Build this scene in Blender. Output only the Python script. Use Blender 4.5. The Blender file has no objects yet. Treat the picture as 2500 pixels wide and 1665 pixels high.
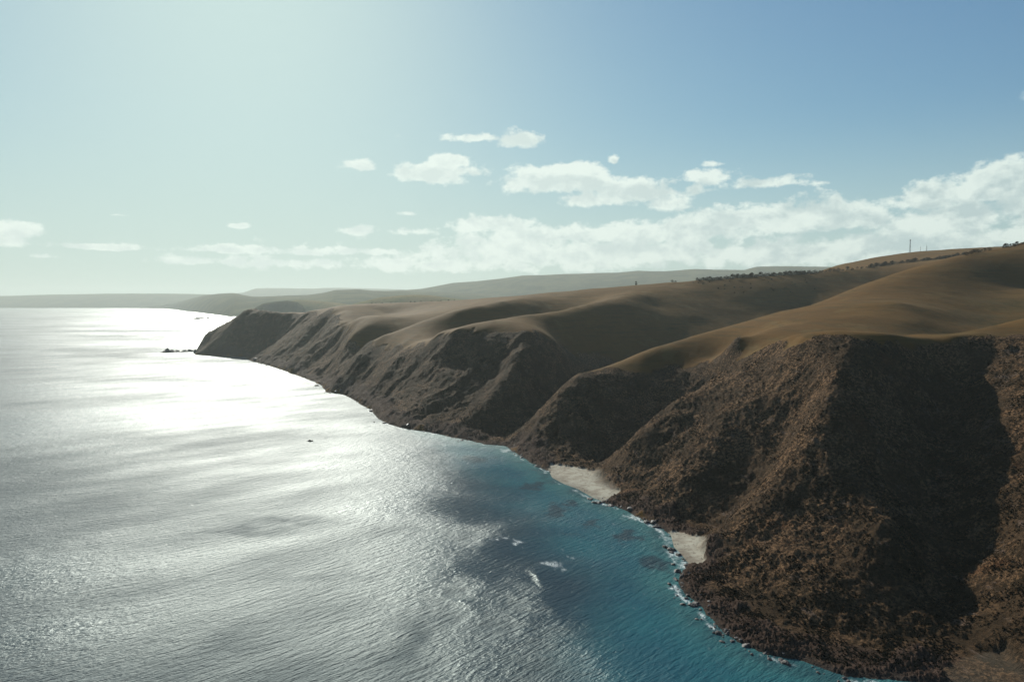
import bpy, math, random
import numpy as np
from mathutils import Vector
random.seed(7); rng = np.random.default_rng(7)
R = math.radians
SC = bpy.context.scene
COL = SC.collection

# ------------------------------------------------------------------ camera
H = 140.0                      # drone height above the sea (m)
F = 1667.0                     # focal length in photo pixels (2500 wide)
HOR = 736.0                    # row of the true horizon
PITCH = math.atan((832.5 - HOR) / F)
cam_d = bpy.data.cameras.new('camera'); cam = bpy.data.objects.new('camera', cam_d); COL.objects.link(cam)
cam.location = (0, 0, H); cam.rotation_euler = (math.pi/2 - PITCH, 0, 0)
cam_d.sensor_width = 36.0; cam_d.lens = 36.0 * F / 2500.0
cam_d.clip_start = 1.0; cam_d.clip_end = 120000.0
SC.camera = cam

# ------------------------------------------------------------------ exposure
SC.view_settings.view_transform = 'Standard'; SC.view_settings.look = 'None'
SC.view_settings.exposure = 0.5; SC.view_settings.gamma = 1.0; SC.view_settings.use_curve_mapping = False
SC.render.engine = 'CYCLES'
SC.cycles.max_bounces = 4; SC.cycles.diffuse_bounces = 2; SC.cycles.glossy_bounces = 2
SC.cycles.volume_bounces = 0; SC.cycles.caustics_reflective = False; SC.cycles.caustics_refractive = False
SC.cycles.sample_clamp_indirect = 4.0

# ------------------------------------------------------------------ sun
SUN_AZ, SUN_EL = R(-21.0), R(26.0)
sun_dir = Vector((math.sin(SUN_AZ)*math.cos(SUN_EL), math.cos(SUN_AZ)*math.cos(SUN_EL), math.sin(SUN_EL)))
sd = bpy.data.lights.new('sun', 'SUN'); sd.energy = 5.0; sd.angle = R(0.53); sd.color = (1.0, 0.99, 0.89)
so = bpy.data.objects.new('sun', sd); COL.objects.link(so)
so.rotation_euler = (-sun_dir).to_track_quat('-Z', 'Y').to_euler()
so.location = sun_dir * 3000

# ------------------------------------------------------------------ node helpers
class NT:
    def __init__(s, tree): s.t = tree; s.n = tree.nodes; s.l = tree.links
    def new(s, typ, **kw):
        n = s.n.new(typ)
        for k, v in kw.items(): setattr(n, k, v)
        return n
    def put(s, sock, v):
        if isinstance(v, bpy.types.NodeSocket): s.l.new(v, sock)
        else: sock.default_value = v
    def m(s, op, a, b=None, c=None, clamp=False):
        n = s.new('ShaderNodeMath', operation=op); n.use_clamp = clamp
        s.put(n.inputs[0], a)
        if b is not None: s.put(n.inputs[1], b)
        if c is not None: s.put(n.inputs[2], c)
        return n.outputs[0]
    def mix(s, f, a, b, blend='MIX'):
        n = s.new('ShaderNodeMix', data_type='RGBA', blend_type=blend)
        s.put(n.inputs[0], f)
        for i, v in ((6, a), (7, b)):
            if isinstance(v, tuple) and len(v) == 3: v = v + (1,)
            s.put(n.inputs[i], v)
        return n.outputs[2]
    def ramp(s, v, lo, hi, a=0.0, b=1.0, smooth=True):
        n = s.new('ShaderNodeMapRange'); n.interpolation_type = 'SMOOTHSTEP' if smooth else 'LINEAR'
        n.clamp = True
        s.put(n.inputs[0], v); s.put(n.inputs[1], lo); s.put(n.inputs[2], hi); s.put(n.inputs[3], a); s.put(n.inputs[4], b)
        return n.outputs[0]
    def noise(s, vec, scale, detail=4, rough=0.55, dist=0.0, lac=2.0):
        n = s.new('ShaderNodeTexNoise'); n.noise_dimensions = '3D'
        s.put(n.inputs['Vector'], vec); n.inputs['Scale'].default_value = scale
        n.inputs['Detail'].default_value = detail; n.inputs['Roughness'].default_value = rough
        n.inputs['Distortion'].default_value = dist; n.inputs['Lacunarity'].default_value = lac
        return n.outputs[0]
    def attr(s, name):
        n = s.new('ShaderNodeAttribute'); n.attribute_name = name; return n.outputs['Fac']
    def comb(s, x, y, z):
        n = s.new('ShaderNodeCombineXYZ')
        s.put(n.inputs[0], x); s.put(n.inputs[1], y); s.put(n.inputs[2], z); return n.outputs[0]
    def strip(s, vec, deg, sx, sy, loc=(0,0,0)):
        """coordinates stretched along a ground direction deg (from east)"""
        return s.mapping(s.mapping(vec, rot=(0, 0, R(-deg))), loc=loc, sc=(sx, sy, 1))
    def mapping(s, vec, loc=(0,0,0), rot=(0,0,0), sc=(1,1,1)):
        n = s.new('ShaderNodeMapping'); s.put(n.inputs[0], vec)
        n.inputs[1].default_value = loc; n.inputs[2].default_value = rot; n.inputs[3].default_value = sc
        return n.outputs[0]

# ------------------------------------------------------------------ sky
world = bpy.data.worlds.new('World'); SC.world = world; world.use_nodes = True
W = NT(world.node_tree); W.n.clear()
out = W.new('ShaderNodeOutputWorld'); bg = W.new('ShaderNodeBackground'); W.l.new(bg.outputs[0], out.inputs[0])
sky = W.new('ShaderNodeTexSky'); sky.sky_type = 'NISHITA'; sky.sun_disc = False
sky.sun_elevation = SUN_EL; sky.sun_rotation = SUN_AZ; sky.altitude = 100
sky.air_density = 1.0; sky.dust_density = 0.7; sky.ozone_density = 3.0
SKY_STRENGTH = 0.07
tc = W.new('ShaderNodeTexCoord'); sep = W.new('ShaderNodeSeparateXYZ'); W.l.new(tc.outputs['Generated'], sep.inputs[0])
x, y, z = sep.outputs
az = W.m('ARCTAN2', x, y)
el = W.m('ARCSINE', z)
# soft domain warp so that every cloud edge is ragged
P = W.comb(az, W.m('MULTIPLY', el, 1.45), 0.0)
n1 = W.noise(P, 9.0, 6, 0.58)
n2 = W.noise(W.mapping(P, loc=(3.1, 7.7, 1.3)), 40.0, 5, 0.62)
n3 = W.noise(W.mapping(P, loc=(1.1, -2.7, 5.3)), 4.0, 3, 0.5)
# (azimuth px, row px, half-width, half-height, strength) of the cumulus clouds, as angles on the sky
CL = [(885,412,66,21,1),(1050,432,125,34,1),(1098,402,55,26,1),(1170,345,120,13,.45),(1270,352,76,28,1),(1165,430,50,20,.4),
      (1355,448,170,46,1),(1405,428,95,34,.9),(1540,478,150,40,1),(1440,495,120,28,.8),(1620,500,70,34,.8),
      (1725,438,75,22,.6),(1860,452,110,22,.62),(1728,405,34,11,.4),(1495,398,16,16,.35),(1990,452,60,10,.2),(1690,468,34,22,.4),
      (2255,492,105,52,1),(2440,452,150,70,1.05),(2300,540,180,60,.9),(2530,500,150,100,1),(2480,250,26,24,.22),
      (1930,535,210,54,1.2),(1760,548,140,46,1.1),(2060,545,130,40,1.05),(1600,575,330,42,.95),(1210,552,130,28,.95),
      (1350,578,220,36,.95),(1500,625,700,52,.85),(2200,600,420,50,1.0),(2000,620,500,50,.85),(1250,605,220,32,.75),
      (40,566,88,26,1),(15,592,90,20,.8),(250,604,140,11,.75),(560,611,120,13,.7),(760,618,110,15,.7),(900,616,130,16,.75),
      (590,554,40,9,.55),(290,527,26,6,.35),(880,566,60,14,.6),(1000,525,30,9,.4),(1015,568,75,14,.6),(120,628,60,8,.4),
      (470,640,160,14,.4),(700,645,260,18,.45),(1050,645,300,26,.5)]
dens = None
for (cx, cy, rx, ry, st) in CL:
    a0 = math.atan((cx-1250)/F); ca = math.cos(a0); e0 = math.atan((HOR-cy)/F*ca)
    ra = rx/F*ca*ca; re = ry/F*ca
    da = W.m('MULTIPLY_ADD', az, 1/ra, -a0/ra); de = W.m('MULTIPLY_ADD', el, 1/re, -e0/re)
    de = W.m('MAXIMUM', de, W.m('MULTIPLY', de, -1.35))       # flatter undersides
    q = W.m('MULTIPLY_ADD', da, da, W.m('MULTIPLY', de, de))
    v = W.m('MULTIPLY_ADD', W.m('SQRT', q), -max(0.28+0.78*st, 0.6), 0.28+0.78*st if st > 0.23 else st)
    dens = v if dens is None else W.m('SMOOTH_MAX', dens, v, 0.12)
nb = W.noise(W.mapping(P, loc=(0.4, 2.2, 9.0)), 14.0, 5, 0.58, 0.15)
nb2 = W.noise(W.mapping(P, loc=(0.396, 2.222, 9.0)), 14.0, 5, 0.58, 0.15)
relief = W.m('SUBTRACT', nb, nb2)
nn = W.m('MULTIPLY_ADD', W.m('SUBTRACT', nb, 0.5), 1.75, W.m('MULTIPLY_ADD', W.m('SUBTRACT', n1, 0.5), 0.5, W.m('MULTIPLY', W.m('SUBTRACT', n2, 0.5), 1.7)))
d0 = W.m('ADD', dens, nn)
cover = W.ramp(d0, 0.0, 0.46, 0.0, 0.95)
skyc = W.mix(1.0, sky.outputs[0], (0.80, 1.06, 1.19), 'MULTIPLY')
# milky air low over the horizon (thin high haze far beyond the land)
def vm(op, a, b):
    n = W.new('ShaderNodeVectorMath', operation=op); W.put(n.inputs[0], a); W.put(n.inputs[1], b); return n.outputs[0]
# the camera's highlights roll off: keep the aureole below paper white
q_ = vm('DIVIDE', skyc, (6.9, 8.8, 8.2)); sq = vm('ADD', vm('MULTIPLY', q_, q_), (1, 1, 1))
pn = W.new('ShaderNodeSeparateXYZ'); W.l.new(sq, pn.inputs[0])
skyc = vm('DIVIDE', skyc, W.comb(*[W.m('SQRT', o_) for o_ in pn.outputs]))
low = W.ramp(el, 0.0, 0.26, 0.62, 0.0)
skyc = W.mix(low, skyc, (5.6, 7.0, 6.5))
thick = W.ramp(W.m('ADD', W.m('MULTIPLY', n1, 0.9), W.m('MULTIPLY', n2, 0.35)), 0.45, 0.85)
belly = W.m('MULTIPLY', thick, W.ramp(d0, 0.2, 1.0))
cl_lit = (8.8, 9.8, 9.1); cl_sh = (4.3, 5.6, 5.8)
away = W.ramp(az, -0.2, 0.7)
shade = W.m('ADD', W.m('MULTIPLY', belly, 0.75), W.ramp(relief, 0.15, -0.15, -0.35, 0.85), clamp=True)
cc = W.mix(W.m('MULTIPLY', shade, W.m('MULTIPLY_ADD', away, 0.55, 0.35)), cl_lit, cl_sh)
cc = W.mix(W.m('MULTIPLY', away, 0.25), cc, (6.2, 7.6, 7.4))
final = W.mix(cover, skyc, cc)
W.l.new(final, bg.inputs[0]); bg.inputs[1].default_value = SKY_STRENGTH

# ------------------------------------------------------------------ numpy helpers
def pix(px, py, Y=None, Z=None):
    """point of the real place seen at photo pixel (px,py), at forward distance Y or height Z"""
    c, s = math.cos(PITCH), math.sin(PITCH)
    u = (px-1250.0); v = (832.5-py)
    dx, dy, dz = u, F*c + v*s, -F*s + v*c
    t = (Y/dy) if Y is not None else (Z-H)/dz
    return (dx*t, dy*t, H+dz*t)
_perm = np.random.default_rng(11).permutation(1024).astype(np.int64)
_ga = np.random.default_rng(12).uniform(0, 2*np.pi, 1024); _gx, _gy = np.cos(_ga), np.sin(_ga)
def perlin(x, y):
    xi = np.floor(x).astype(np.int64); yi = np.floor(y).astype(np.int64); xf = x-xi; yf = y-yi
    def g(ix, iy, fx, fy):
        h = _perm[(_perm[ix & 1023] + iy) & 1023]; return _gx[h]*fx + _gy[h]*fy
    u = xf*xf*xf*(xf*(xf*6-15)+10); v = yf*yf*yf*(yf*(yf*6-15)+10)
    a = g(xi, yi, xf, yf); b = g(xi+1, yi, xf-1, yf); c = g(xi, yi+1, xf, yf-1); d = g(xi+1, yi+1, xf-1, yf-1)
    return ((a+(b-a)*u) + ((c+(d-c)*u)-(a+(b-a)*u))*v)*1.5
def fbm(x, y, L, octs=4, gain=0.5, ridge=False):
    s = np.zeros_like(x); a = 1.0; t = 0.0
    for o in range(octs):
        n = perlin(x/L + 17.3*o, y/L - 9.1*o)
        if ridge: n = 1-2*np.abs(n)
        s += a*n; t += a; a *= gain; L = L*0.5
    return s/t
def sst(x, a, b):
    t = np.clip((x-a)/(b-a), 0, 1); return t*t*(3-2*t)
def seg_dist(X, Y, poly, closed=False):
    d2 = np.full(X.shape, 1e18)
    n = len(poly)
    for i in range(n if closed else n-1):
        ax, ay = poly[i][:2]; bx, by = poly[(i+1) % n][:2]
        vx, vy = bx-ax, by-ay; L2 = vx*vx+vy*vy+1e-9
        t = np.clip(((X-ax)*vx+(Y-ay)*vy)/L2, 0, 1)
        np.minimum(d2, (X-ax-t*vx)**2+(Y-ay-t*vy)**2, out=d2)
    return np.sqrt(d2)
def inside(X, Y, poly):
    r = np.zeros(X.shape, bool); n = len(poly)
    for i in range(n):
        ax, ay = poly[i][:2]; bx, by = poly[(i+1) % n][:2]
        if ay == by: continue
        c = ((ay > Y) != (by > Y)) & (X < (bx-ax)*(Y-ay)/(by-ay)+ax)
        r ^= c
    return r
def densify(pts, k=0.03, mn=12.0):
    o = []
    for a, b in zip(pts[:-1], pts[1:]):
        a = np.array(a); b = np.array(b); L = np.linalg.norm((b-a)[:2]); st = max(mn, k*np.hypot(*a[:2]))
        n = max(1, int(round(L/st)))
        for i in range(n): o.append(tuple(a+(b-a)*i/n))
    o.append(tuple(pts[-1])); return o

# ------------------------------------------------------------------ the lie of the land (measured lines: coast, crests, gullies)
coast_px = [(2071,1660),(1940,1618),(1868,1602),(1795,1572),(1740,1530),(1700,1480),(1665,1455),(1646,1423),(1650,1395),(1668,1375),
            (1650,1352),(1633,1335),(1626,1306),(1600,1285),(1560,1268),(1520,1245),(1480,1232),(1441,1217),(1403,1195),(1368,1182),
            (1339,1166),(1332,1150),(1300,1135),(1253,1106),(1230,1090),(1180,1085),(1150,1078),(1123,1072),(1050,1057),(985,1047),(950,1038),(924,1025),
            (900,1000),(873,985),(850,970),(830,962),(795,958),(780,940),(745,925),(690,905),(645,890),(612,882),(595,872),(540,870),(500,868),(474,866)]
coast = [pix(a, b, Z=0)[:2] for a, b in coast_px]
coast = [(420,60),(330,140),(240,195),(190,222),(155,241)] + coast + [(-905,1965),(-880,2020),(-760,2080),(-700,2200),(-640,2500),(-560,2900),(-700,3400)]
land_poly = coast + [(4200,3400),(4200,100)]
P3 = lambda L: [pix(a, b, Y=c) for a, b, c in L]
feat = []
def line(L, k=0.03, mn=12.0, cut=0.0):
    D = densify(P3(L), k, mn); n = len(D)-1
    feat.extend([(a, b, c-cut*min(1, 4*i/n, 4*(n-i)/n)) for i, (a, b, c) in enumerate(D)])
def wline(L, k=0.05, mn=20.0): feat.extend(densify(L, k, mn))
feat.extend([(a, b, 0.0) for a, b in densify([(p[0], p[1]) for p in coast], 0.03, 14.0)])
# far skyline ridge from the headland to the tree line
line([(474,862,1930),(493,850,1925),(500,822,1915),(507,815,1910),(551,797,1890),(579,775,1870),(598,762,1855),(620,760,1840),(645,762,1815),(695,770,1760),(745,764,1725),(778,757,1705),(819,749,1700),
      (902,742,1690),(999,739,1660),(1100,734,1620),(1300,722,1550),(1450,708,1490),(1552,697,1450),(1628,690,1420),(1705,685,1400),(1832,676,1400),(1960,670,1420),(2050,662,1440),(2188,645,1470),(2333,630,1500),(2500,612,1500)])
# the ground falls away behind that skyline
for dY, dz in ((70, 7), (180, 22)):
    wline([(pix(a, b, Y=c)[0]*(c+dY)/c, c+dY, pix(a, b, Y=c)[2]-dz) for a, b, c in [(560,790,1885),(620,760,1840),(695,770,1760),(778,757,1705),(902,742,1690),(1100,734,1620),(1300,722,1550),(1450,708,1490),(1552,697,1450),(1628,690,1420),(1705,685,1400),(1832,676,1400),(1960,670,1420)]])
# antenna hill behind
line([(2038,650,1900),(2104,636,1950),(2155,628,1980),(2216,621,2000),(2282,618,2000),(2359,616,2000),(2500,606,2000)])
# crest a
line([(903,839,1115),(930,822,1108),(1017,790,1095),(1049,781,1092),(1123,760,1100),(1167,751,1120),(1227,736,1180),(1300,722,1330)])
# bowl behind crest a
line([(899,837,1130),(950,824,1180),(1017,796,1200),(1123,768,1215),(1200,749,1290)], cut=16)
line([(863,817,1230),(836,789,1400),(800,758,1560)])
line([(900,790,1400),(950,765,1550)])
# crest b
line([(1060,822,930),(1107,806,925),(1160,790,940),(1250,775,985),(1370,757,1060),(1487,733,1160),(1593,711,1290),(1660,695,1380)])
# dip between a and b
line([(1000,846,990),(1070,815,1005),(1150,795,1020),(1270,771,1080),(1370,752,1180),(1450,735,1260)], cut=20)
# rim of the cliffs under a and b
line([(907,840,1110),(950,850,1050),(1000,846,985),(1031,838,960),(1060,824,930),(1107,809,905),(1180,808,890),(1240,810,878),(1298,813,870)])
# spur 3
line([(1298,813,870),(1273,880,805),(1231,937,765),(1177,1016,722),(1140,1060,700)])
# spur 4
line([(1043,845,930),(1036,870,910),(1010,925,880),(980,948,870),(937,1003,830)])
# face between 3 and 4, hollow
line([(1185,850,862),(1178,900,828),(1150,960,788),(1100,1020,745)])
line([(1240,850,848),(1215,920,800),(1170,985,755)])
line([(1350,830,900),(1352,880,862),(1305,980,765),(1240,1060,704)])
# spur 5
line([(907,845,1100),(880,880,1075),(860,930,1040)])
line([(960,870,1010),(920,930,960),(880,975,935)])
# headland faces
line([(745,768,1710),(717,800,1690),(681,830,1680),(625,866,1735)])
line([(800,770,1560),(780,810,1500),(740,860,1430),(700,900,1330)])
line([(836,800,1380),(830,850,1290),(800,900,1230),(790,930,1190)])
# valley 2 (behind H1 and spur 2)
line([(1215,1088,675),(1330,960,800),(1420,925,880),(1500,897,950),(1600,862,1010),(1700,824,1080),(1900,772,1210),(2100,713,1310),(2180,690,1360)], cut=6)
line([(1400,850,960),(1550,820,1060),(1700,770,1190)])
line([(1600,745,1210),(1750,728,1300),(1900,708,1320)])
# H1 crest running down into spur 2
line([(2800,520,1120),(2500,596,1020),(2435,608,1000),(2341,629,970),(2257,652,940),(2155,685,910),(2078,713,880),(2012,740,850),(1900,764,820),(1699,818,760),(1600,849,735),(1529,881,710),(1412,913,682),(1370,956,668),(1306,1030,657),(1262,1088,654)])
# H1 front face
line([(2500,700,880),(2420,730,810),(2300,740,780)])
line([(2200,740,730),(2050,775,680),(1900,800,670),(1790,835,650)])
# little green valley at the right
line([(2300,826,560),(2360,812,600),(2420,798,635),(2500,785,660),(2620,755,700)], cut=8)
line([(2290,827,515),(2350,812,532),(2420,795,547),(2500,777,560),(2620,745,585)])
line([(2420,765,745),(2480,740,780),(2600,700,860)])
line([(2240,818,556),(2100,822,540),(2018,823,545)], cut=4)
line([(2200,795,640),(2330,785,690)])
# spur-2 west face
line([(1300,1118,612),(1360,1085,612),(1420,1040,618),(1500,985,640),(1560,935,668),(1640,898,700),(1750,866,705)])
# gully 1
line([(1420,1150,566),(1475,1125,572),(1530,1092,585),(1600,1028,602),(1674,980,622),(1728,942,637),(1790,904,650),(1850,866,662)], cut=9)
# S1b crest
line([(1489,1180,525),(1510,1130,528),(1547,1071,532),(1591,1029,542),(1639,991,550),(1674,972,557),(1728,937,572),(1782,903,588)])
# rim of S1
line([(1840,868,592),(1880,842,560),(1912,830,540),(1960,824,515),(2018,821,498),(2100,824,492),(2180,830,495),(2262,834,508),(2330,824,508),(2400,818,508),(2500,815,508),(2650,805,510)])
# face of S1
line([(1560,1200,478),(1600,1150,492),(1650,1070,508),(1700,1020,520),(1780,960,530),(1870,890,535)])
line([(1640,1230,440),(1680,1170,455),(1740,1080,480),(1800,1010,495),(1880,930,510)])
# gully 1b over beach two
line([(1700,1330,402),(1740,1300,405),(1780,1258,413),(1850,1178,428),(1920,1088,443),(1960,1000,462)], cut=2)
# S1a crest
line([(1712,1375,358),(1754,1325,366),(1800,1280,376),(1870,1205,388),(1950,1115,402),(2000,1000,428),(2040,905,460),(2062,848,480)])
# S1 nose edge
line([(2082,835,482),(2085,950,440),(2082,1100,395),(2075,1250,356),(2040,1381,322),(1960,1460,300)])
line([(1700,1440,332),(1760,1500,305),(1850,1480,306),(1900,1540,283),(2000,1570,271),(2080,1620,258)])
line([(1780,1400,340),(1860,1330,352),(1950,1260,366)])
line([(2100,1500,288),(2150,1400,310),(2160,1280,338)])
# gully 0
line([(2420,1650,252),(2370,1560,272),(2330,1450,308),(2310,1250,368),(2300,1068,445),(2290,930,488),(2262,850,503)])
# S0
line([(2350,900,488),(2400,865,490)]); line([(2500,850,475),(2500,1000,405),(2500,1200,345),(2500,1400,290),(2520,1560,255)])
line([(2420,960,448),(2420,1150,375),(2430,1350,320)])
wline([(450,450,128),(400,340,90),(350,270,45),(300,225,8)]); wline([(800,620,178),(600,480,150),(520,330,105),(440,200,50)])
wline([(1000,1000,252),(1000,720,215),(1100,400,170)]); wline([(1250,1300,262),(1600,1500,280),(2200,1500,290),(2600,900,260)])
wline([(1300,2100,280),(2000,2200,290)])
wline([(-300,2150,95),(200,2100,95),(700,2150,110),(1100,2500,150),(2000,3000,200)],0.1)
wline([(-640,2150,70),(-500,2500,50),(-300,3000,60),(500,3000,90)],0.1)
# shelf below the sea
off = []
for i in range(6, len(coast)-7, 2):
    a, b = coast[i-1], coast[i+1]; tx, ty = b[0]-a[0], b[1]-a[1]; L = math.hypot(tx, ty)
    dd = 30+0.04*math.hypot(*coast[i]); off.append((coast[i][0]-ty/L*dd, coast[i][1]+tx/L*dd, -0.25*dd))
feat.extend([o for o in off])
fp = np.array(feat, float)
ins = inside(fp[:len(feat),0], fp[:,1], land_poly)
# the shelf points must be off shore
keep = ~((fp[:,2] < -1) & ins); fp = fp[keep]
# thin near-duplicates
order = []; taken = []
for i, p in enumerate(fp):
    tol = 3.0+0.004*math.hypot(p[0], p[1])
    if all((p[0]-q[0])**2+(p[1]-q[1])**2 > tol*tol for q in taken): taken.append(p)
fp = np.array(taken)
cc_ = 9.0
N = len(fp)
def kern(r2, c): return np.sqrt(r2+c*c)
D2 = (fp[:,None,0]-fp[None,:,0])**2+(fp[:,None,1]-fp[None,:,1])**2
csh = 3.5+0.006*np.hypot(fp[:,0], fp[:,1])      # rounder shapes farther away
A = np.zeros((N+3, N+3)); A[:N,:N] = -np.sqrt(D2+csh[None,:]**2) + np.eye(N)*0.6
A[:N,N] = 1; A[:N,N+1] = fp[:,0]/1000; A[:N,N+2] = fp[:,1]/1000; A[N:,:N] = A[:N,N:].T
sol = np.linalg.solve(A, np.concatenate([fp[:,2], np.zeros(3)]))
def rbf(X, Y):
    o = np.empty(X.size); x = X.ravel(); y = Y.ravel()
    for s in range(0, x.size, 20000):
        xs, ys = x[s:s+20000], y[s:s+20000]
        r2 = (xs[:,None]-fp[None,:,0])**2+(ys[:,None]-fp[None,:,1])**2
        o[s:s+20000] = -np.sqrt(r2+csh[None,:]**2)@sol[:N] + sol[N]+sol[N+1]*xs/1000+sol[N+2]*ys/1000
    return o.reshape(X.shape)
# coarse polar lattice for the smooth part, fine one for the mesh
A0, A1, R0, R1 = R(-31), R(52), 225.0, 3300.0
NA, NR = 1180, 1250
ca_n, cr_n = NA//4+1, NR//4+1
ca = np.linspace(A0, A1, ca_n); cr = np.exp(np.linspace(math.log(R0), math.log(R1), cr_n))
CA, CR = np.meshgrid(ca, cr)
CX, CY = np.sin(CA)*CR, np.cos(CA)*CR
base_c = rbf(CX, CY)
sd_c = seg_dist(CX, CY, coast); sd_c = np.where(inside(CX, CY, land_poly), sd_c, -sd_c)
rim = P3([(2800,800,480),(2500,830,500),(2400,822,508),(2330,826,508),(2262,838,506),(2180,834,494),(2100,828,490),(2018,826,497),(1960,832,513),(1912,838,535),(1870,852,556),(1835,872,590),
          (1795,885,660),(1700,892,690),(1640,900,705),(1590,935,680),(1500,905,690),(1412,915,682),(1500,930,760),(1640,905,1000),(1600,850,1010),(1440,840,960),(1298,815,872),(1240,812,880),(1180,810,891),(1107,811,906),(1060,827,931),(1031,841,961),(1000,849,986),(950,853,1050),(907,840,1110),
          (880,825,1190),(863,817,1230),(836,789,1400),(800,757,1600),(760,764,1712),(695,772,1770)])
cliff_poly = [(p[0], p[1]) for p in rim] + [(-700,2150)] + coast[::-1][4:] + [(900,-200),(900,300)]
def up(Cg):
    fi = np.linspace(0, cr_n-1, NR); fj = np.linspace(0, ca_n-1, NA)
    i0 = np.clip(fi.astype(int), 1, cr_n-3); j0 = np.clip(fj.astype(int), 1, ca_n-3); ti = fi-i0; tj = fj-j0
    def w(t): return [-.5*t+t*t-.5*t**3, 1-2.5*t*t+1.5*t**3, .5*t+2*t*t-1.5*t**3, -.5*t*t+.5*t**3]
    wi, wj = w(ti), w(tj)
    T = sum(wi[k][:,None]*Cg[i0-1+k,:] for k in range(4))
    return sum(wj[k][None,:]*T[:,j0-1+k] for k in range(4))
fa = np.linspace(A0, A1, NA); fr = np.exp(np.linspace(math.log(R0), math.log(R1), NR))
FA, FR = np.meshgrid(fa, fr); X, Y = np.sin(FA)*FR, np.cos(FA)*FR
base = up(base_c); sdist = up(sd_c)
cl_c = seg_dist(CX, CY, cliff_poly, True); cl_c = np.where(inside(CX, CY, cliff_poly), cl_c, -cl_c)
cld = up(cl_c)
far = FR/500.0
edge_n = fbm(X, Y, 28, 4)*9 + fbm(X+900, Y, 9, 2)*3
cliff = sst(cld+edge_n*1.25*np.minimum(far, 2.2), -1.5, 2.5)
beach1 = [pix(a, b, Z=1)[:2] for a, b in [(1325,1166),(1345,1135),(1403,1143),(1483,1163),(1495,1188),(1514,1207),(1492,1216),(1435,1230),(1390,1205),(1350,1190)]]
beach2 = [pix(a, b, Z=1)[:2] for a, b in [(1610,1306),(1640,1296),(1668,1302),(1760,1332),(1728,1355),(1712,1377),(1680,1372),(1655,1350),(1620,1330)]]
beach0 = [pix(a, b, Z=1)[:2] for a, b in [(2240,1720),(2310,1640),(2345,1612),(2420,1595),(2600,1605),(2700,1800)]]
def bmask(poly, soft):
    d = seg_dist(CX, CY, poly, True); d = np.where(inside(CX, CY, poly), d, -d); return up(d)
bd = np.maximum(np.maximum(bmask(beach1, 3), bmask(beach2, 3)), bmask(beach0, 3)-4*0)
beach = sst(bd+fbm(X, Y, 8, 4, .65)*4.5, -0.8, 0.8)*sst(base, 7.5, 3.0); beach_shade = (X/Y > 0.62).astype(float)  # right-hand beach: its shade is painted in as a darker colour
coast_n = fbm(X, Y, 14, 4, 0.6)*3.5
sd2 = sdist + coast_n*np.minimum(far, 2.5)*(1-beach)
land = sst(sd2, -1.0, 6.0)
# relief: tufts, gullies and broken rock on the cliffs; gentle ripples on the grass
sx, sy = X*0.80+Y*0.60, -X*0.60+Y*0.80
rel_c = fbm(sx, sy*0.55, 42, 3, ridge=True)*4.0 + fbm(X, Y, 13, 4, 0.55, ridge=True)*1.9 + fbm(X+300, Y, 3.4, 3, 0.6)*1.0 - 1.5
tuft = np.maximum(fbm(X, Y, 1.9, 2, 0.6), 0)*1.0
rock = sst(sdist+fbm(X, Y, 18, 3)*14, 26, 14)*(1-beach)*sst(fbm(X, Y, 30, 2), -0.7, 0.0)
rel_r = np.round((fbm(X, Y, 9, 3)*2.2+sdist*0.09)/0.8)*0.8*0.5 + fbm(X, Y, 2.2, 3, .6, ridge=True)*1.1
rel_g = fbm(X, Y, 90, 3)*2.2 + fbm(X, Y, 6, 2)*0.12
near_shore = sst(sdist, 2, 26)
sv = X*-0.565+Y*0.825+fbm(X, Y, 120, 2)*30
rav = sst(FR, 640, 860)*(fbm(sv, X*0.25, 95, 3, 0.6, ridge=True)*8.0-3.5)
rel_c = rel_c+rav
rimq = 0.3+0.7*sst(cld, 0, 26)
Z = base + cliff*(1-beach)*near_shore*rimq*(rel_c*np.minimum(1, 0.75+far*0.25)+tuft) + (1-cliff)*rel_g + rock*(rel_r)*1.7*sst(sdist, -1, 5)
flat = 0.25+0.055*np.clip(sdist, 0, 60)
Z = Z*(1-beach)+beach*(flat+fbm(X, Y, 6, 3)*0.15)
Z = np.where(land > 0, np.maximum(Z, 0.15+0.10*np.clip(sd2, 0, 20)), Z)
Z = Z*land + (1-land)*np.minimum(-0.6, sd2*0.25)
Z = np.where((sdist < -20) & (Z > -1), -1.0, Z)

def height_at(px_, py_):
    a = math.atan2(px_, py_); r = math.hypot(px_, py_)
    j = (a-A0)/(A1-A0)*(NA-1); i = (math.log(r)-math.log(R0))/(math.log(R1)-math.log(R0))*(NR-1)
    i0, j0 = int(np.clip(i, 0, NR-2)), int(np.clip(j, 0, NA-2)); ti, tj = i-i0, j-j0
    return float((Z[i0,j0]*(1-ti)+Z[i0+1,j0]*ti)*(1-tj)+(Z[i0,j0+1]*(1-ti)+Z[i0+1,j0+1]*ti)*tj)

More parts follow.
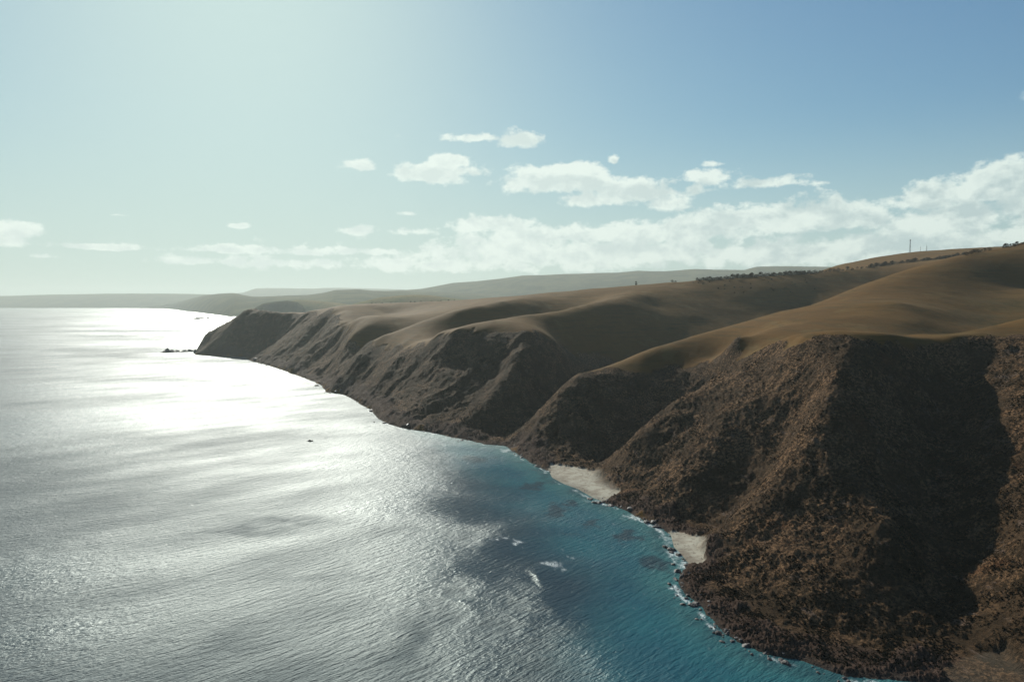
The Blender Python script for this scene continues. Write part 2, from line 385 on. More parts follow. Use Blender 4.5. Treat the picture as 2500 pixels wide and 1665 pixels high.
def make_mesh(name, V, Fq, mat, attrs=None, smooth=True, parent=None):
    V = np.ascontiguousarray(V, np.float32).reshape(-1, 3); Fq = np.ascontiguousarray(Fq, np.int32)
    k = Fq.shape[1]; me = bpy.data.meshes.new(name)
    me.vertices.add(len(V)); me.vertices.foreach_set('co', V.ravel())
    me.loops.add(Fq.size); me.loops.foreach_set('vertex_index', Fq.ravel())
    me.polygons.add(len(Fq)); me.polygons.foreach_set('loop_start', np.arange(0, Fq.size, k, dtype=np.int32))
    me.polygons.foreach_set('loop_total', np.full(len(Fq), k, np.int32))
    if smooth: me.polygons.foreach_set('use_smooth', np.ones(len(Fq), bool))
    for an, av in (attrs or {}).items():
        at = me.attributes.new(an, 'FLOAT', 'POINT'); at.data.foreach_set('value', np.ascontiguousarray(av, np.float32).ravel())
    me.update(calc_edges=True); me.materials.append(mat)
    o = bpy.data.objects.new(name, me); COL.objects.link(o)
    if parent: o.parent = parent
    return o
def grid_faces(nr, na):
    i = np.arange(nr-1)[:,None]*na + np.arange(na-1)[None,:]
    return np.stack([i, i+1, i+na+1, i+na], -1).reshape(-1, 4)
def flip(Fq): return Fq[:, ::-1]
def tag(o, label=None, cat=None, group=None, kind=None):
    if label: o['label'] = label
    if cat: o['category'] = cat
    if group: o['group'] = group
    if kind: o['kind'] = kind
    return o

def new_mat(name):
    m = bpy.data.materials.new(name); m.use_nodes = True; t = NT(m.node_tree); t.n.clear()
    o = t.new('ShaderNodeOutputMaterial'); b = t.new('ShaderNodeBsdfPrincipled'); t.l.new(b.outputs[0], o.inputs[0])
    return m, t, b

# ------------------------------------------------------------------ land material
def land_material():
    m, t, b = new_mat('land')
    pos = t.new('ShaderNodeNewGeometry').outputs['Position']
    c = t.attr('cliff'); be = t.attr('beach'); rk = t.attr('rock'); gr = t.attr('green')
    nA = t.noise(pos, 0.012, 4, 0.6); nB = t.noise(pos, 0.09, 5, 0.65); nC = t.noise(pos, 0.55, 4, 0.7); nD = t.noise(pos, 2.2, 3, 0.7)
    streak = t.noise(t.strip(pos, 115, 0.05, 0.35), 0.5, 5, 0.65)
    grass = t.mix(t.ramp(nA, 0.35, 0.68), (0.0919, 0.0413, 0.0078), (0.1174, 0.0557, 0.0106))
    grass = t.mix(t.ramp(nB, 0.35, 0.7, 0, 0.45), grass, (0.0667, 0.0316, 0.0055))
    grass = t.mix(t.ramp(nC, 0.5, 0.8, 0, 0.35), grass, (0.0470, 0.0230, 0.0039))
    grass = t.mix(t.ramp(streak, 0.5, 0.75, 0, 0.4), grass, (0.0587, 0.0272, 0.0055))
    grass = t.mix(t.ramp(nD, 0.42, 0.66, 0, 0.4), grass, (0.0432, 0.0300, 0.0090))
    trk = t.noise(t.mapping(pos, sc=(0.0206, 0.0208, 0.4398)), 1.0, 4, 0.6)
    grass = t.mix(t.ramp(trk, 0.52, 0.60, 0, 0.38), grass, (0.0343, 0.0255, 0.0080))
    grass = t.mix(t.ramp(t.noise(pos, 0.02, 5, 0.7), 0.56, 0.66, 0, 0.45), grass, (0.1202, 0.0787, 0.0272))
    gmask = t.m('MULTIPLY', gr, t.ramp(t.m('ADD', streak, t.m('MULTIPLY', nC, 0.5)), 0.6, 0.9, 0.4, 1.0))
    grass = t.mix(gmask, grass, (0.0196, 0.0160, 0.0021))
    earth = t.mix(t.ramp(nB, 0.3, 0.7), (0.0407, 0.0215, 0.0121), (0.0719, 0.0398, 0.0215))
    tuftc = t.mix(t.ramp(nC, 0.46, 0.60), earth, (0.1909, 0.1085, 0.0563))
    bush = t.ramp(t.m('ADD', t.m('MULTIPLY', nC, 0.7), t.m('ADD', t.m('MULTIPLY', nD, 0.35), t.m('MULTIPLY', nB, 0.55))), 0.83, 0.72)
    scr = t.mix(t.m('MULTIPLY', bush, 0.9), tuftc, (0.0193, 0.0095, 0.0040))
    scr = t.mix(t.m('MULTIPLY', t.attr('thicket_shade'), t.ramp(t.m('ADD', nB, t.m('MULTIPLY', nC, 0.4)), 0.78, 0.62, 0.25, 0.92)), scr, (0.0176, 0.0102, 0.0046))
    nP = t.noise(pos, 0.035, 4, 0.62)
    scr = t.mix(t.ramp(nP, 0.44, 0.60, 0.0, 0.75), scr, t.mix(nC, (0.0212, 0.0146, 0.0083), (0.0470, 0.0258, 0.0136)))
    crag = t.ramp(t.noise(t.strip(pos, 20, 1.0, 0.35), 0.16, 5, 0.7), 0.60, 0.66, 0.0, 0.8)
    scr = t.mix(crag, scr, t.mix(t.ramp(nD, 0.3, 0.7), (0.0392, 0.0280, 0.0239), (0.1792, 0.1200, 0.0874)))
    red = t.mix(t.ramp(t.noise(pos, 0.03, 3, 0.6), 0.6, 0.75, 0, 0.3), scr, (0.1064, 0.0358, 0.0126))
    rockc = t.mix(t.ramp(nC, 0.3, 0.7), (0.0270, 0.0165, 0.0134), (0.0792, 0.0496, 0.0388))
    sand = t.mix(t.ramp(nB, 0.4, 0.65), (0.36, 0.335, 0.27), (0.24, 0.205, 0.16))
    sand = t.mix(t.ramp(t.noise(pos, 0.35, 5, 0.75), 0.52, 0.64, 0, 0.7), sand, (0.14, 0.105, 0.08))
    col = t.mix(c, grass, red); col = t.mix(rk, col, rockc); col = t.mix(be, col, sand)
    z = t.new('ShaderNodeSeparateXYZ'); t.l.new(pos, z.inputs[0])
    wet = t.ramp(z.outputs[2], 0.3, 1.5, 0.75, 0.0)
    col = t.mix(t.m('MULTIPLY', wet, t.m('SUBTRACT', 1.0, t.m('MULTIPLY', be, 0.6))), col, (0.035, 0.030, 0.028))
    t.put(b.inputs['Base Color'], col); b.inputs['Roughness'].default_value = 0.85
    b.inputs['Specular IOR Level'].default_value = 0.025; b.inputs['Specular Tint'].default_value = (1.0, 0.72, 0.42, 1)
    b.inputs['Sheen Weight'].default_value = 0.03; b.inputs['Sheen Roughness'].default_value = 0.6; b.inputs['Sheen Tint'].default_value = (1.0, 0.76, 0.5, 1)
    bh = t.m('ADD', t.m('MULTIPLY', nC, t.m('MULTIPLY_ADD', c, 1.3, 0.1)), t.m('MULTIPLY', nD, t.m('MULTIPLY_ADD', c, 0.45, 0.06)))
    bn = t.new('ShaderNodeBump'); bn.inputs['Strength'].default_value = 1.0; bn.inputs['Distance'].default_value = 1.0
    t.put(bn.inputs['Height'], t.m('MULTIPLY', bh, t.m('MULTIPLY_ADD', be, -0.9, 1.0))); t.l.new(bn.outputs[0], b.inputs['Normal'])
    return m
M_land = land_material()
# green hollows
def blob(Xa, Ya, L):
    s = np.zeros_like(Xa)
    for (px_, py_, Yd, rx, ry) in L:
        p = pix(px_, py_, Y=Yd); s = np.maximum(s, np.exp(-((Xa-p[0])/rx)**2-((Ya-p[1])/ry)**2))
    return s
green = blob(X, Y, [(2440,775,700,60,60),(2480,750,770,60,60),(2330,795,620,60,35),(2000,740,1240,70,40),(1850,765,1180,70,30),(1750,800,1090,60,30),(2480,900,470,40,60),(2500,1050,400,40,60)])
thick = np.clip(blob(X, Y, [(2400,1150,375,35,50),(2350,1450,310,50,50),(2100,1500,285,30,30),(2480,1200,350,40,70),(2480,1400,300,50,50),(2420,1580,262,40,30),(2520,1500,280,50,50),(1900,1500,300,35,22),(1800,1460,318,18,14),(2000,1560,275,30,14),(2480,950,440,25,40),(1640,1110,505,18,14),(1750,1180,450,16,12),(1560,1200,470,14,14),(620,830,1750,130,120),(760,850,1450,120,130),(880,900,1100,80,90),(1000,920,900,70,80),(1100,950,800,60,70),(1220,900,820,60,60),(1240,1020,720,60,40),(1400,1060,620,30,30),(1280,960,770,50,50)])*1.3, 0, 1)  # dark scrub, plus slope shade painted onto the far cliffs and lower right
Fq = flip(grid_faces(NR, NA))
zmax = Z.ravel()[Fq].max(1); sdm = sdist.ravel()[Fq].max(1)
Fk = Fq[(sdm > -18) | (zmax > 0.2)]
used = np.zeros(NR*NA, bool); used[Fk.ravel()] = True; remap = np.cumsum(used)-1
V = np.stack([X, Y, Z], -1).reshape(-1, 3)[used]
A_ = {k: v.ravel()[used] for k, v in dict(cliff=cliff, beach=beach*(1-0.9*beach_shade), rock=np.clip(rock*1.2, 0, 1)*(cliff), green=green, thicket_shade=thick).items()}
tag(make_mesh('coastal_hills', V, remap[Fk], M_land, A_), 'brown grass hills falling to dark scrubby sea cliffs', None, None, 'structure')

# ------------------------------------------------------------------ distant land
def hill_material(name, c1, c2):
    m, t, b = new_mat(name)
    pos = t.new('ShaderNodeNewGeometry').outputs['Position']
    n = t.noise(pos, 0.004, 5, 0.6); n2 = t.noise(pos, 0.03, 3, 0.6)
    col = t.mix(t.ramp(n, 0.38, 0.62), c1, c2); col = t.mix(t.ramp(n2, 0.5, 0.75, 0, 0.5), col, (0.04, 0.045, 0.025))
    t.put(b.inputs['Base Color'], col); b.inputs['Roughness'].default_value = 1.0; b.inputs['Specular IOR Level'].default_value = 0.0
    return m
M_far = hill_material('far_scrub', (0.07, 0.07, 0.045), (0.12, 0.11, 0.06))
M_gr = hill_material('far_grass', (0.17, 0.15, 0.075), (0.22, 0.17, 0.09))
def far_hill(name, crest, foot, back, mat, label, amp=6, Lr=300):
    """crest: (px,py,Y); foot: (px, Yfoot) in front of the crest; falls away behind over 'back' metres"""
    crest = sorted(crest); n = 260
    pxs = np.linspace(crest[0][0], crest[-1][0], n)
    cy = np.interp(pxs, [c[0] for c in crest], [c[1] for c in crest]); cY = np.interp(pxs, [c[0] for c in crest], [c[2] for c in crest])
    fY = np.interp(pxs, [f[0] for f in foot], [f[1] for f in foot])
    cz = H + (HOR-cy)/F*cY
    rows = 60; V = np.zeros((rows, n, 3))
    for k in range(rows):
        s = k/(rows-1)*2
        if s <= 1: Yk = fY+(cY-fY)*s; prof = math.sin(s*math.pi/2)**0.8
        else: Yk = cY+back*(s-1); prof = math.cos((s-1)*math.pi/2)
        Xk = (pxs-1250)/F*Yk
        nz = fbm(Xk, Yk, Lr, 4, 0.5)*amp*(1 if abs(s-1) > 0.02 else 0.3)*min(1, prof*2)
        V[k,:,0] = Xk; V[k,:,1] = Yk; V[k,:,2] = np.maximum(cz*prof+nz, -6) - (4 if prof < 0.02 else 0)
    return tag(make_mesh(name, V, flip(grid_faces(rows, n)), mat), label, None, None, 'structure')
far_hill('hills', [(-500,724,16500),(0,723,16500),(115,720,16500),(267,717,16500),(420,717,16500),(520,719,16500),(620,722,16500),(700,735,16500)], [(-500,14700),(401,14600),(700,14500)], 3000, M_far, 'long flat hazy headland on the horizon at far left', 12, 900)
far_hill('hills', [(330,752.5,14500),(400,745,13500),(432,739,12500),(497,722,11000),(535,717,10500),(573,717,10000),(619,725,9500),(700,723,9000),(750,721,9000),(792,716,9000),(819,709,9000),(874,708,9000),(916,711,9000),(1000,712,9000),(1200,720,9000)],
         [(330,14400),(401,14000),(458,9700),(516,7550),(573,6000),(640,5600),(1200,5500)], 2500, M_far, 'hazy green-grey coastal hills beyond the headland', 16, 700)
far_hill('hills', [(540,722,22000),(598,714,21000),(626,705,21000),(681,704,21000),(764,705,21000),(833,703,21000),(950,706,21000),(1100,712,21000)], [(540,18000),(1100,18000)], 2000, M_far, 'faintest pale ridge on the skyline behind the hazy hills', 20, 900)
far_hill('hills', [(800,722,11400),(900,714,11250),(1029,706,11250),(1060,701,11100),(1106,692,10950),(1163,688,10800),(1278,674,10500),(1373,671,10350),(1507,667,10200),(1557,662,10050),(1622,664,9900),(1700,658,9750),(1760,660,9750),(1815,661,9750),(1829,657,9750),(1845,653,9750),(1925,652,9750),(1982,653,9750),(2100,656,9750),(2400,650,9750)],
         [(800,8700),(2400,6450)], 2500, M_far, 'long blue-grey plateau ridge behind the tree line', 10, 500)
far_hill('hills', [(618,762,4550),(626,750,4550),(643,741,4550),(667,737,4550),(703,734,4550),(725,737,4550),(740,746,4550),(750,766,4550)], [(618,4394),(750,4290)], 500, M_far, 'small dark dome-shaped hill behind the headland', 3, 80)
far_hill('hills', [(660,765,5200),(700,738,5200),(723,732,5200),(764,734,5200),(819,739,5200),(861,745,5200),(950,752,5200)], [(660,4875),(950,4680)], 600, M_gr, 'pale green grassy hill beside the dark dome hill', 3, 200)
far_hill('hills', [(850,745,4420),(900,733,4420),(930,726,4420),(974,722,4420),(1011,720,4420),(1049,721,4420),(1086,726,4420),(1150,734,4420),(1250,742,4420)], [(850,4095),(1250,3770)], 600, M_gr, 'low olive hill just over the grass skyline', 3, 200)

# ------------------------------------------------------------------ sea
def px_ell(Xa, Ya, L):
    s = np.zeros_like(Xa)
    for (cx, cy, rx, ry, st) in L:
        p = pix(cx, cy, Z=0); wx = rx/F*p[1]; wy = ry*p[1]**2/(H*F)
        # axes follow the ground, tilted with the drift of the waves
        u = (Xa-p[0]); v = (Ya-p[1])
        s = np.maximum(s, st*np.exp(-(u/wx)**2-(v/wy)**2))
    return s
def sea_attrs(Xa, Ya):
    d = seg_dist(Xa, Ya, coast); ins = inside(Xa, Ya, land_poly); d = np.where(ins, -d, d)
    rr = np.hypot(Xa, Ya)
    wob = fbm(Xa, Ya, 60, 4)*22
    shallow_poly = [pix(a, b, Z=0)[:2] for a, b in [(1000,1040),(1080,1100),(1150,1150),(1230,1215),(1310,1290),(1385,1360),(1440,1440),(1430,1520),(1420,1600),(1420,1720),(2300,1900),(2300,1400),(1700,1250),(1400,1100),(1120,1045)]]
    sp = seg_dist(Xa, Ya, shallow_poly, True); sp = np.where(inside(Xa, Ya, shallow_poly), sp, -sp)
    shallow = sst(sp+wob, -26, 30)
    very = sst(d+wob*0.2, 26, 2)*shallow
    reef = px_ell(Xa+fbm(Xa, Ya, 14, 4, .6)*15, Ya+fbm(Xa+50, Ya, 14, 4, .6)*20, [(1301,1188,28,18,1),(1355,1243,36,20,1),(1392,1230,20,7,.9),(1451,1281,26,9,.8),(1534,1312,30,16,1),(1390,1306,45,16,.5),(1594,1372,46,28,.9),(1156,1120,65,14,.7),(1620,1480,20,30,.4),(1500,1340,40,12,.3)])
    reef = sst(reef, 0.25, 0.75)
    rockb = sst(d, 14, 3)*sst(fbm(Xa, Ya, 22, 3), -0.15, 0.25)*0.55*shallow
    foam_n = fbm(Xa, Ya, 6, 4, 0.65)
    on = (d < 60) & (rr < 1500)
    w = -0.5+4.2*np.clip(fbm(Xa, Ya, 24, 2)+0.2, 0, 1)
    foam = sst(w+foam_n*4.5-np.abs(d-0.5), 0.0, 1.8)*sst(rr, 1000, 700)
    fx, fy = Xa+fbm(Xa, Ya, 5, 3, .6)*5, Ya+fbm(Xa+70, Ya, 6, 3, .6)*7
    caps = px_ell(fx, fy, [(1221,1312,22,3,1),(1263,1323,11,6,1),(1353,1377,18,7,1),(1335,1372,10,4,.9),(1378,1388,12,5,.9),(1391,1360,15,2.2,.9),(1226,1436,3,3,1),(1502,1280,5,2.5,.9),(1050,1180,50,3,.5),(1140,1065,9,5,1),(1232,1101,12,5,1),(1340,1148,12,6,1),(1645,1352,16,16,.9),(1630,1320,14,20,.7),(1430,1222,16,6,.5),(1549,1262,25,7,.9),(1672,1378,18,16,.9)])
    foam = np.maximum(foam, sst(caps+fbm(Xa, Ya, 3.0, 3)*0.7, 0.25, 1.0))
    # how wind-ruffled the surface is
    a = R(41); U = Xa*math.cos(a)+Ya*math.sin(a); Vv = -Xa*math.sin(a)+Ya*math.cos(a)
    ruf = 0.86 + fbm(Xa*0.55+Ya*0.25, Ya, 260, 4)*0.46 + fbm(U/3.2, Vv, 34, 3)*0.24 + fbm(Xa*0.2, Ya, 420, 4)*0.25*sst(rr, 800, 2000)
    dark = px_ell(Xa+fbm(Xa, Ya, 50, 3, .5)*16, Ya+fbm(Xa+90, Ya, 50, 3, .5)*20, [(1080,1400,130,70,.55),(1180,1600,140,60,.5),(950,1240,140,34,.5),(1000,1330,130,26,.35),(1230,1180,170,60,.8),(1130,1240,210,50,.9),(1260,1330,200,75,1),(1340,1430,160,120,.95),(1180,1390,120,70,.85),(1150,1460,90,50,.5),(1500,1500,150,160,.9),
         (60,1030,300,60,.42),(100,960,260,26,.3),(60,1400,230,80,.5),(60,1560,260,90,.55),(1700,1600,200,120,.6)])
    ruf = ruf*(1-0.9*np.clip(dark, 0, 1))*(1-0.6*sst(-d+fbm(Xa, Ya, 45, 4)*40, -190, -10)*sst(rr, 900, 500))
    pat = px_ell(Xa+fbm(Xa, Ya, 22, 3)*12, Ya+fbm(Xa+90, Ya, 22, 3)*16, [(1350,1560,70,40,.6),(1400,1620,60,30,.6),(1300,1610,90,40,.7),(1135,1312,42,24,1),(1150,1295,55,12,.6),(1130,1440,30,22,.9),(1080,1500,40,40,.7),(1010,1560,50,60,.7),(1265,1470,50,42,.95),(1220,1520,50,30,.9),(1290,1420,18,28,.8),(1010,1290,80,18,.35),(600,1297,110,10,.28),(720,1270,120,11,.28),(760,1410,140,12,.18),(560,1560,90,40,.2)])
    ruf = ruf+0.65*pat
    return d, shallow, very, np.clip(reef+rockb, 0, 1), foam, np.clip(ruf, 0, 1.5)
def sea_material():
    m, t, b = new_mat('sea_water')
    pos = t.new('ShaderNodeNewGeometry').outputs['Position']
    sh, ve, rf, fo, ru = [t.attr(k) for k in ('shallow', 'very', 'reef', 'foam', 'ruffle')]
    nL = t.noise(pos, 0.03, 4, 0.6); nS = t.noise(pos, 0.35, 3, 0.6)
    deep = t.mix(nL, (0.010, 0.026, 0.042), (0.014, 0.030, 0.042))
    teal = t.mix(t.ramp(nL, 0.35, 0.65), (0.010, 0.068, 0.092), (0.014, 0.090, 0.108))
    col = t.mix(sh, deep, teal)
    col = t.mix(t.m('MULTIPLY', ve, 0.6), col, (0.04, 0.13, 0.12))
    col = t.mix(t.m('MULTIPLY', rf, t.ramp(nS, 0.2, 0.6, 0.6, 0.9)), col, (0.010, 0.024, 0.036))
    fm = t.m('MULTIPLY', fo, t.ramp(t.noise(pos, 1.3, 5, 0.75), 0.38, 0.60, 0.0, 0.85))
    col = t.mix(fm, col, (0.78, 0.80, 0.78))
    t.put(b.inputs['Base Color'], col); b.inputs['IOR'].default_value = 1.33; b.inputs['Specular IOR Level'].default_value = 0.37; b.inputs['Specular Tint'].default_value = (0.66, 1.0, 0.90, 1)
    rg = t.m('MULTIPLY_ADD', ru, 0.50, 0.16)
    t.put(b.inputs['Roughness'], t.m('MAXIMUM', rg, t.m('MULTIPLY', fm, 0.9)))
    # wave trains: crests lie along ~41 deg
    def train(rot, sx, sy, scale, det, rough, loc=(0,0,0)):
        return t.noise(t.strip(pos, rot, sx, sy, loc), scale, det, rough, 0.3)
    swell = train(36, 0.22, 1.0, 0.12, 2, 0.5)
    wav = train(43, 0.25, 1.0, 0.42, 3, 0.55, (40, 10, 0))
    chop = train(32, 0.35, 1.0, 1.3, 3, 0.6, (11, 70, 0))
    hgt = t.m('ADD', t.m('MULTIPLY', swell, 0.7), t.m('ADD', t.m('MULTIPLY', wav, 2.2), t.m('MULTIPLY', chop, 1.15)))
    hgt = t.m('MULTIPLY', hgt, t.m('MULTIPLY_ADD', ru, 0.58, 0.26))
    bn = t.new('ShaderNodeBump'); bn.inputs['Strength'].default_value = 1.0; bn.inputs['Distance'].default_value = 1.0
    t.put(bn.inputs['Height'], hgt); t.l.new(bn.outputs[0], b.inputs['Normal'])
    return m
M_sea = sea_material()
na, nr = 640, 900
sa = np.linspace(R(-48), R(50), na); sr = np.exp(np.linspace(math.log(150), math.log(24500), nr))
SA, SR = np.meshgrid(sa, sr); SX, SY = np.sin(SA)*SR, np.cos(SA)*SR
d_, shl, ver, ref, foa, ruf = sea_attrs(SX, SY)
Vs = np.stack([SX, SY, np.zeros_like(SX)], -1).reshape(-1, 3); Fs = flip(grid_faces(nr, na))
Fs = Fs[d_.ravel()[Fs].max(1) > -45]
# plain surround so that the sea closes round the camera
k0 = len(Vs); ang = np.concatenate([np.linspace(R(50), R(312), 60)])
ext = [(math.sin(a)*r, math.cos(a)*r, 0) for r in (150, 24500) for a in ang]
cfan = [(math.sin(a)*150, math.cos(a)*150, 0) for a in np.concatenate([sa[::8], [sa[-1]]])]
Vx = np.array(ext); Fx = flip(grid_faces(2, 60))+k0
Vs2 = np.concatenate([Vs, Vx]); inner = np.array([(0, 0, 0)]); ki = len(Vs2); Vs2 = np.concatenate([Vs2, inner])
ring = list(range(0, na, 1)) + list(range(k0, k0+60))
Fi = np.array([[ki, ki, ring[i+1], ring[i]] for i in range(0)], int).reshape(-1, 4)
pad = len(Vs2)-len(Vs); P_ = lambda a: np.concatenate([a.ravel(), np.full(pad, 0.0 if a is not ruf else 0.6)])
att = dict(shallow=P_(shl), very=P_(ver), reef=P_(ref), foam=P_(foa), ruffle=P_(ruf))
# inner disc as thin quads (centre split into a tiny ring)
tiny = [(math.sin(math.atan2(Vs2[i][0], Vs2[i][1]))*0.5, math.cos(math.atan2(Vs2[i][0], Vs2[i][1]))*0.5, 0) for i in ring]
kt = len(Vs2); Vs2 = np.concatenate([Vs2, np.array(tiny)])
Fi = np.array([[ring[i], ring[i+1], kt+i+1, kt+i] for i in range(len(ring)-1)])
att = {k: np.concatenate([v, np.full(len(tiny), 0.6 if k == 'ruffle' else 0.0)]) for k, v in att.items()}
tag(make_mesh('sea', Vs2, np.concatenate([Fs, Fx, Fi]), M_sea, att), 'glittering sea turning turquoise along the shore', None, None, 'structure')

# ------------------------------------------------------------------ scrub on the near slopes
def plain_mat(name, col, rough=0.9, var=None):
    m, t, b = new_mat(name)
    if var:
        pos = t.new('ShaderNodeNewGeometry').outputs['Position']
        t.put(b.inputs['Base Color'], t.mix(t.ramp(t.noise(pos, var[1], 3, 0.6), 0.35, 0.65), col, var[0]))
    else: b.inputs['Base Color'].default_value = col+(1,)
    b.inputs['Roughness'].default_value = rough; b.inputs['Specular IOR Level'].default_value = 0.05
    return m
def scrub():
    m, t, b = new_mat('scrub'); tone = t.attr('tone')
    c = t.mix(t.ramp(tone, 0.2, 0.5), (0.0118, 0.0102, 0.0059), (0.0455, 0.0275, 0.0147)); c = t.mix(t.ramp(tone, 0.5, 0.9), c, (0.1344, 0.0800, 0.0528))
    t.put(b.inputs['Base Color'], c); b.inputs['Roughness'].default_value = 1.0; b.inputs['Specular IOR Level'].default_value = 0.0
    n = 60000; dense = fbm(X, Y, 11, 3)
    ok = (cliff > 0.5) & (beach < 0.1) & (sdist > 7) & (FR < 760) & (FA < R(44))
    wgt = (ok*FR**2*np.clip(0.25+dense, 0, 1)*np.clip(900/FR, 0.5, 2.2)**2).ravel(); wgt /= wgt.sum()
    k = rng.choice(wgt.size, n, p=wgt); px_ = X.ravel()[k]; py_ = Y.ravel()[k]; pz_ = Z.ravel()[k]
    px_ = px_+rng.normal(0, .3, n); py_ = py_+rng.normal(0, .4, n)
    tn = np.clip(0.50+fbm(px_, py_, 30, 4)*1.6+rng.normal(0, .2, n)-thick.ravel()[k]*0.7, 0, 1)
    sz = rng.uniform(0.26, 0.70, n)*(1+0.5*(tn < 0.35))
    T = 9; a = rng.uniform(0, 2*np.pi, (n, T)); e = rng.uniform(0.15, 1.35, (n, T))
    d = np.stack([np.cos(a)*np.cos(e), np.sin(a)*np.cos(e), np.sin(e)*0.9], -1)*sz[:,None,None]
    c0 = np.stack([px_, py_, pz_-0.1], -1)[:,None,:]+d*0.45
    u = rng.normal(0, 1, (n, T, 3)); v = rng.normal(0, 1, (n, T, 3)); L = (sz*0.42)[:,None,None]
    u *= L/np.linalg.norm(u, axis=-1, keepdims=True); v *= L/np.linalg.norm(v, axis=-1, keepdims=True)
    V = np.stack([c0+u, c0+v, c0-(u+v)*0.6+d*0.2], 2).reshape(-1, 3)
    o = make_mesh('scrub', V, np.arange(len(V)).reshape(-1, 3), m, dict(tone=np.repeat(tn, T*3)), smooth=False)
    tag(o, None, None, None, 'stuff')
scrub()

# ------------------------------------------------------------------ small mesh builder
class MB:
    def __init__(s): s.v = []; s.f = []
    def add(s, vs, fs):
        k = len(s.v); s.v += [tuple(map(float, p)) for p in vs]; s.f += [tuple(i+k for i in f) for f in fs]
    def tube(s, a, b, ra, rb, n=6):
        a = Vector(a); b = Vector(b); d = (b-a).normalized(); u = d.orthogonal().normalized(); w = d.cross(u)
        vs = []
        for p, r in ((a, ra), (b, rb)):
            for i in range(n):
                t = 2*math.pi*i/n; vs.append(p+u*math.cos(t)*r+w*math.sin(t)*r)
        s.add(vs, [(i, (i+1) % n, n+(i+1) % n, n+i) for i in range(n)]+[tuple(range(n))[::-1], tuple(range(n, 2*n))])
    def box(s, c, d):
        cx, cy, cz = c; x, y, z = d[0]/2, d[1]/2, d[2]/2
        s.add([(cx+i*x, cy+j*y, cz+k*z) for k in (-1, 1) for j in (-1, 1) for i in (-1, 1)],
              [(0,2,3,1),(4,5,7,6),(0,1,5,4),(2,6,7,3),(0,4,6,2),(1,3,7,5)])
    def build(s, name, mat, parent=None, smooth=False):
        me = bpy.data.meshes.new(name); me.from_pydata(s.v, [], s.f); me.materials.append(mat)
        for p in me.polygons: p.use_smooth = smooth
        o = bpy.data.objects.new(name, me); COL.objects.link(o); o.parent = parent; return o
def empty(name, loc, rz=0.0):
    o = bpy.data.objects.new(name, None); COL.objects.link(o); o.location = loc; o.rotation_euler = (0, 0, rz); return o
def copy_thing(o, loc, rz, sc):
    c = o.copy(); COL.objects.link(c); c.location = loc; c.rotation_euler = (0, 0, rz); c.scale = sc
    for ch in list(o.children):
        k = ch.copy(); COL.objects.link(k); k.parent = c
    return c

# ------------------------------------------------------------------ trees on the skyline
M_bark = plain_mat('bark', (0.07, 0.05, 0.04)); M_leaf = plain_mat('foliage', (0.032, 0.030, 0.018), 0.9, ((0.062, 0.045, 0.030), 0.35))
def make_tree(h, w, seed, low=False):
    r = random.Random(seed); o = empty('tree', (0, 0, -500))
    tk = MB(); top = 0.22 if low else 0.32
    tk.tube((0, 0, -0.4), (0.1*h*r.uniform(-.5, .5), 0, h*top), 0.035*h, 0.022*h, 7)
    tips = []
    for k in range(8):
        a = k*math.pi/4+r.uniform(-.4, .4); rr = w*r.uniform(.18, .38); z1 = h*(.2 if k % 3 == 0 else r.uniform(.35, .82))
        tk.tube((0, 0, h*top*r.uniform(.7, .95)), (math.cos(a)*rr, math.sin(a)*rr, z1), 0.014*h, 0.006*h, 5); tips.append((math.cos(a)*rr, math.sin(a)*rr, z1))
    tk.build('trunk', M_bark, o)
    cr = MB(); tips.append((0, 0, h*.85))
    for (cx, cy, cz) in tips:
        for q in range(42):
            a = r.uniform(0, 6.283); e = math.asin(r.uniform(-.75, 1)); R_ = w*0.24*r.uniform(.55, 1.05)
            p = Vector((cx+math.cos(a)*math.cos(e)*R_, cy+math.sin(a)*math.cos(e)*R_, cz+math.sin(e)*R_*0.7))
            u = Vector((r.gauss(0, 1), r.gauss(0, 1), r.gauss(0, .7))).normalized()*h*r.uniform(.035, .075); v = u.orthogonal().normalized()*u.length*r.uniform(.6, 1)
            cr.add([p-u, p+v, p+u, p-v], [(0, 1, 2, 3)])
    cr.build('crown', M_leaf, o)
    return o
protos = [make_tree(7, 6.5, 1), make_tree(6, 7.5, 2), make_tree(8, 6, 3), make_tree(4, 5.5, 4, True)]
state = [False]*4
def plant(i, x, y, sc, label, group, name='tree', cat='tree', dz=0.0, sxy=1.0):
    z = height_at(x, y)+dz; rz = random.uniform(0, 6.28); S = (sc*sxy, sc*sxy, sc)
    if not state[i]:
        o = protos[i]; state[i] = True; o.location = (x, y, z); o.rotation_euler = (0, 0, rz); o.scale = S
    else: o = copy_thing(protos[i], (x, y, z), rz, S)
    o.name = name; o['label'] = label; o['category'] = cat
    if group: o['group'] = group
    elif 'group' in o: del o['group']
    return o
def at(px_, Yd): return ((px_-1250)/F*Yd, Yd)
plant(2, *at(1552, 1446), 1.05, 'single upright tree alone on the bare ridge crest, left of the tree line', None, sxy=.8)
plant(1, *at(1640, 1416), 0.95, 'small round-topped tree on the ridge just left of the long tree line', None)
plant(3, *at(1648, 1420), 0.8, 'low bush beside the round-topped ridge tree', None, sxy=1.3)
GR = 'trees of the windbreak along the far ridge'; LB = 'dark bushy tree in the long windbreak row along the far grassy ridge'
q = 1700.0
while q < 2350:
    Yd = float(np.interp(q, [1700,1832,1960,2050,2129,2188,2244,2333], [1400,1400,1420,1440,1465,1490,1510,1540]))
    dens_ = 0.35 if 1990 < q < 2110 else 1.0
    plant(random.choice([0, 1, 1, 3, 3]), *at(q, Yd+random.uniform(-9, 9)), random.uniform(.95, 1.6), LB, GR, dz=-1.2)
    q += random.uniform(2.2, 4.6)/dens_
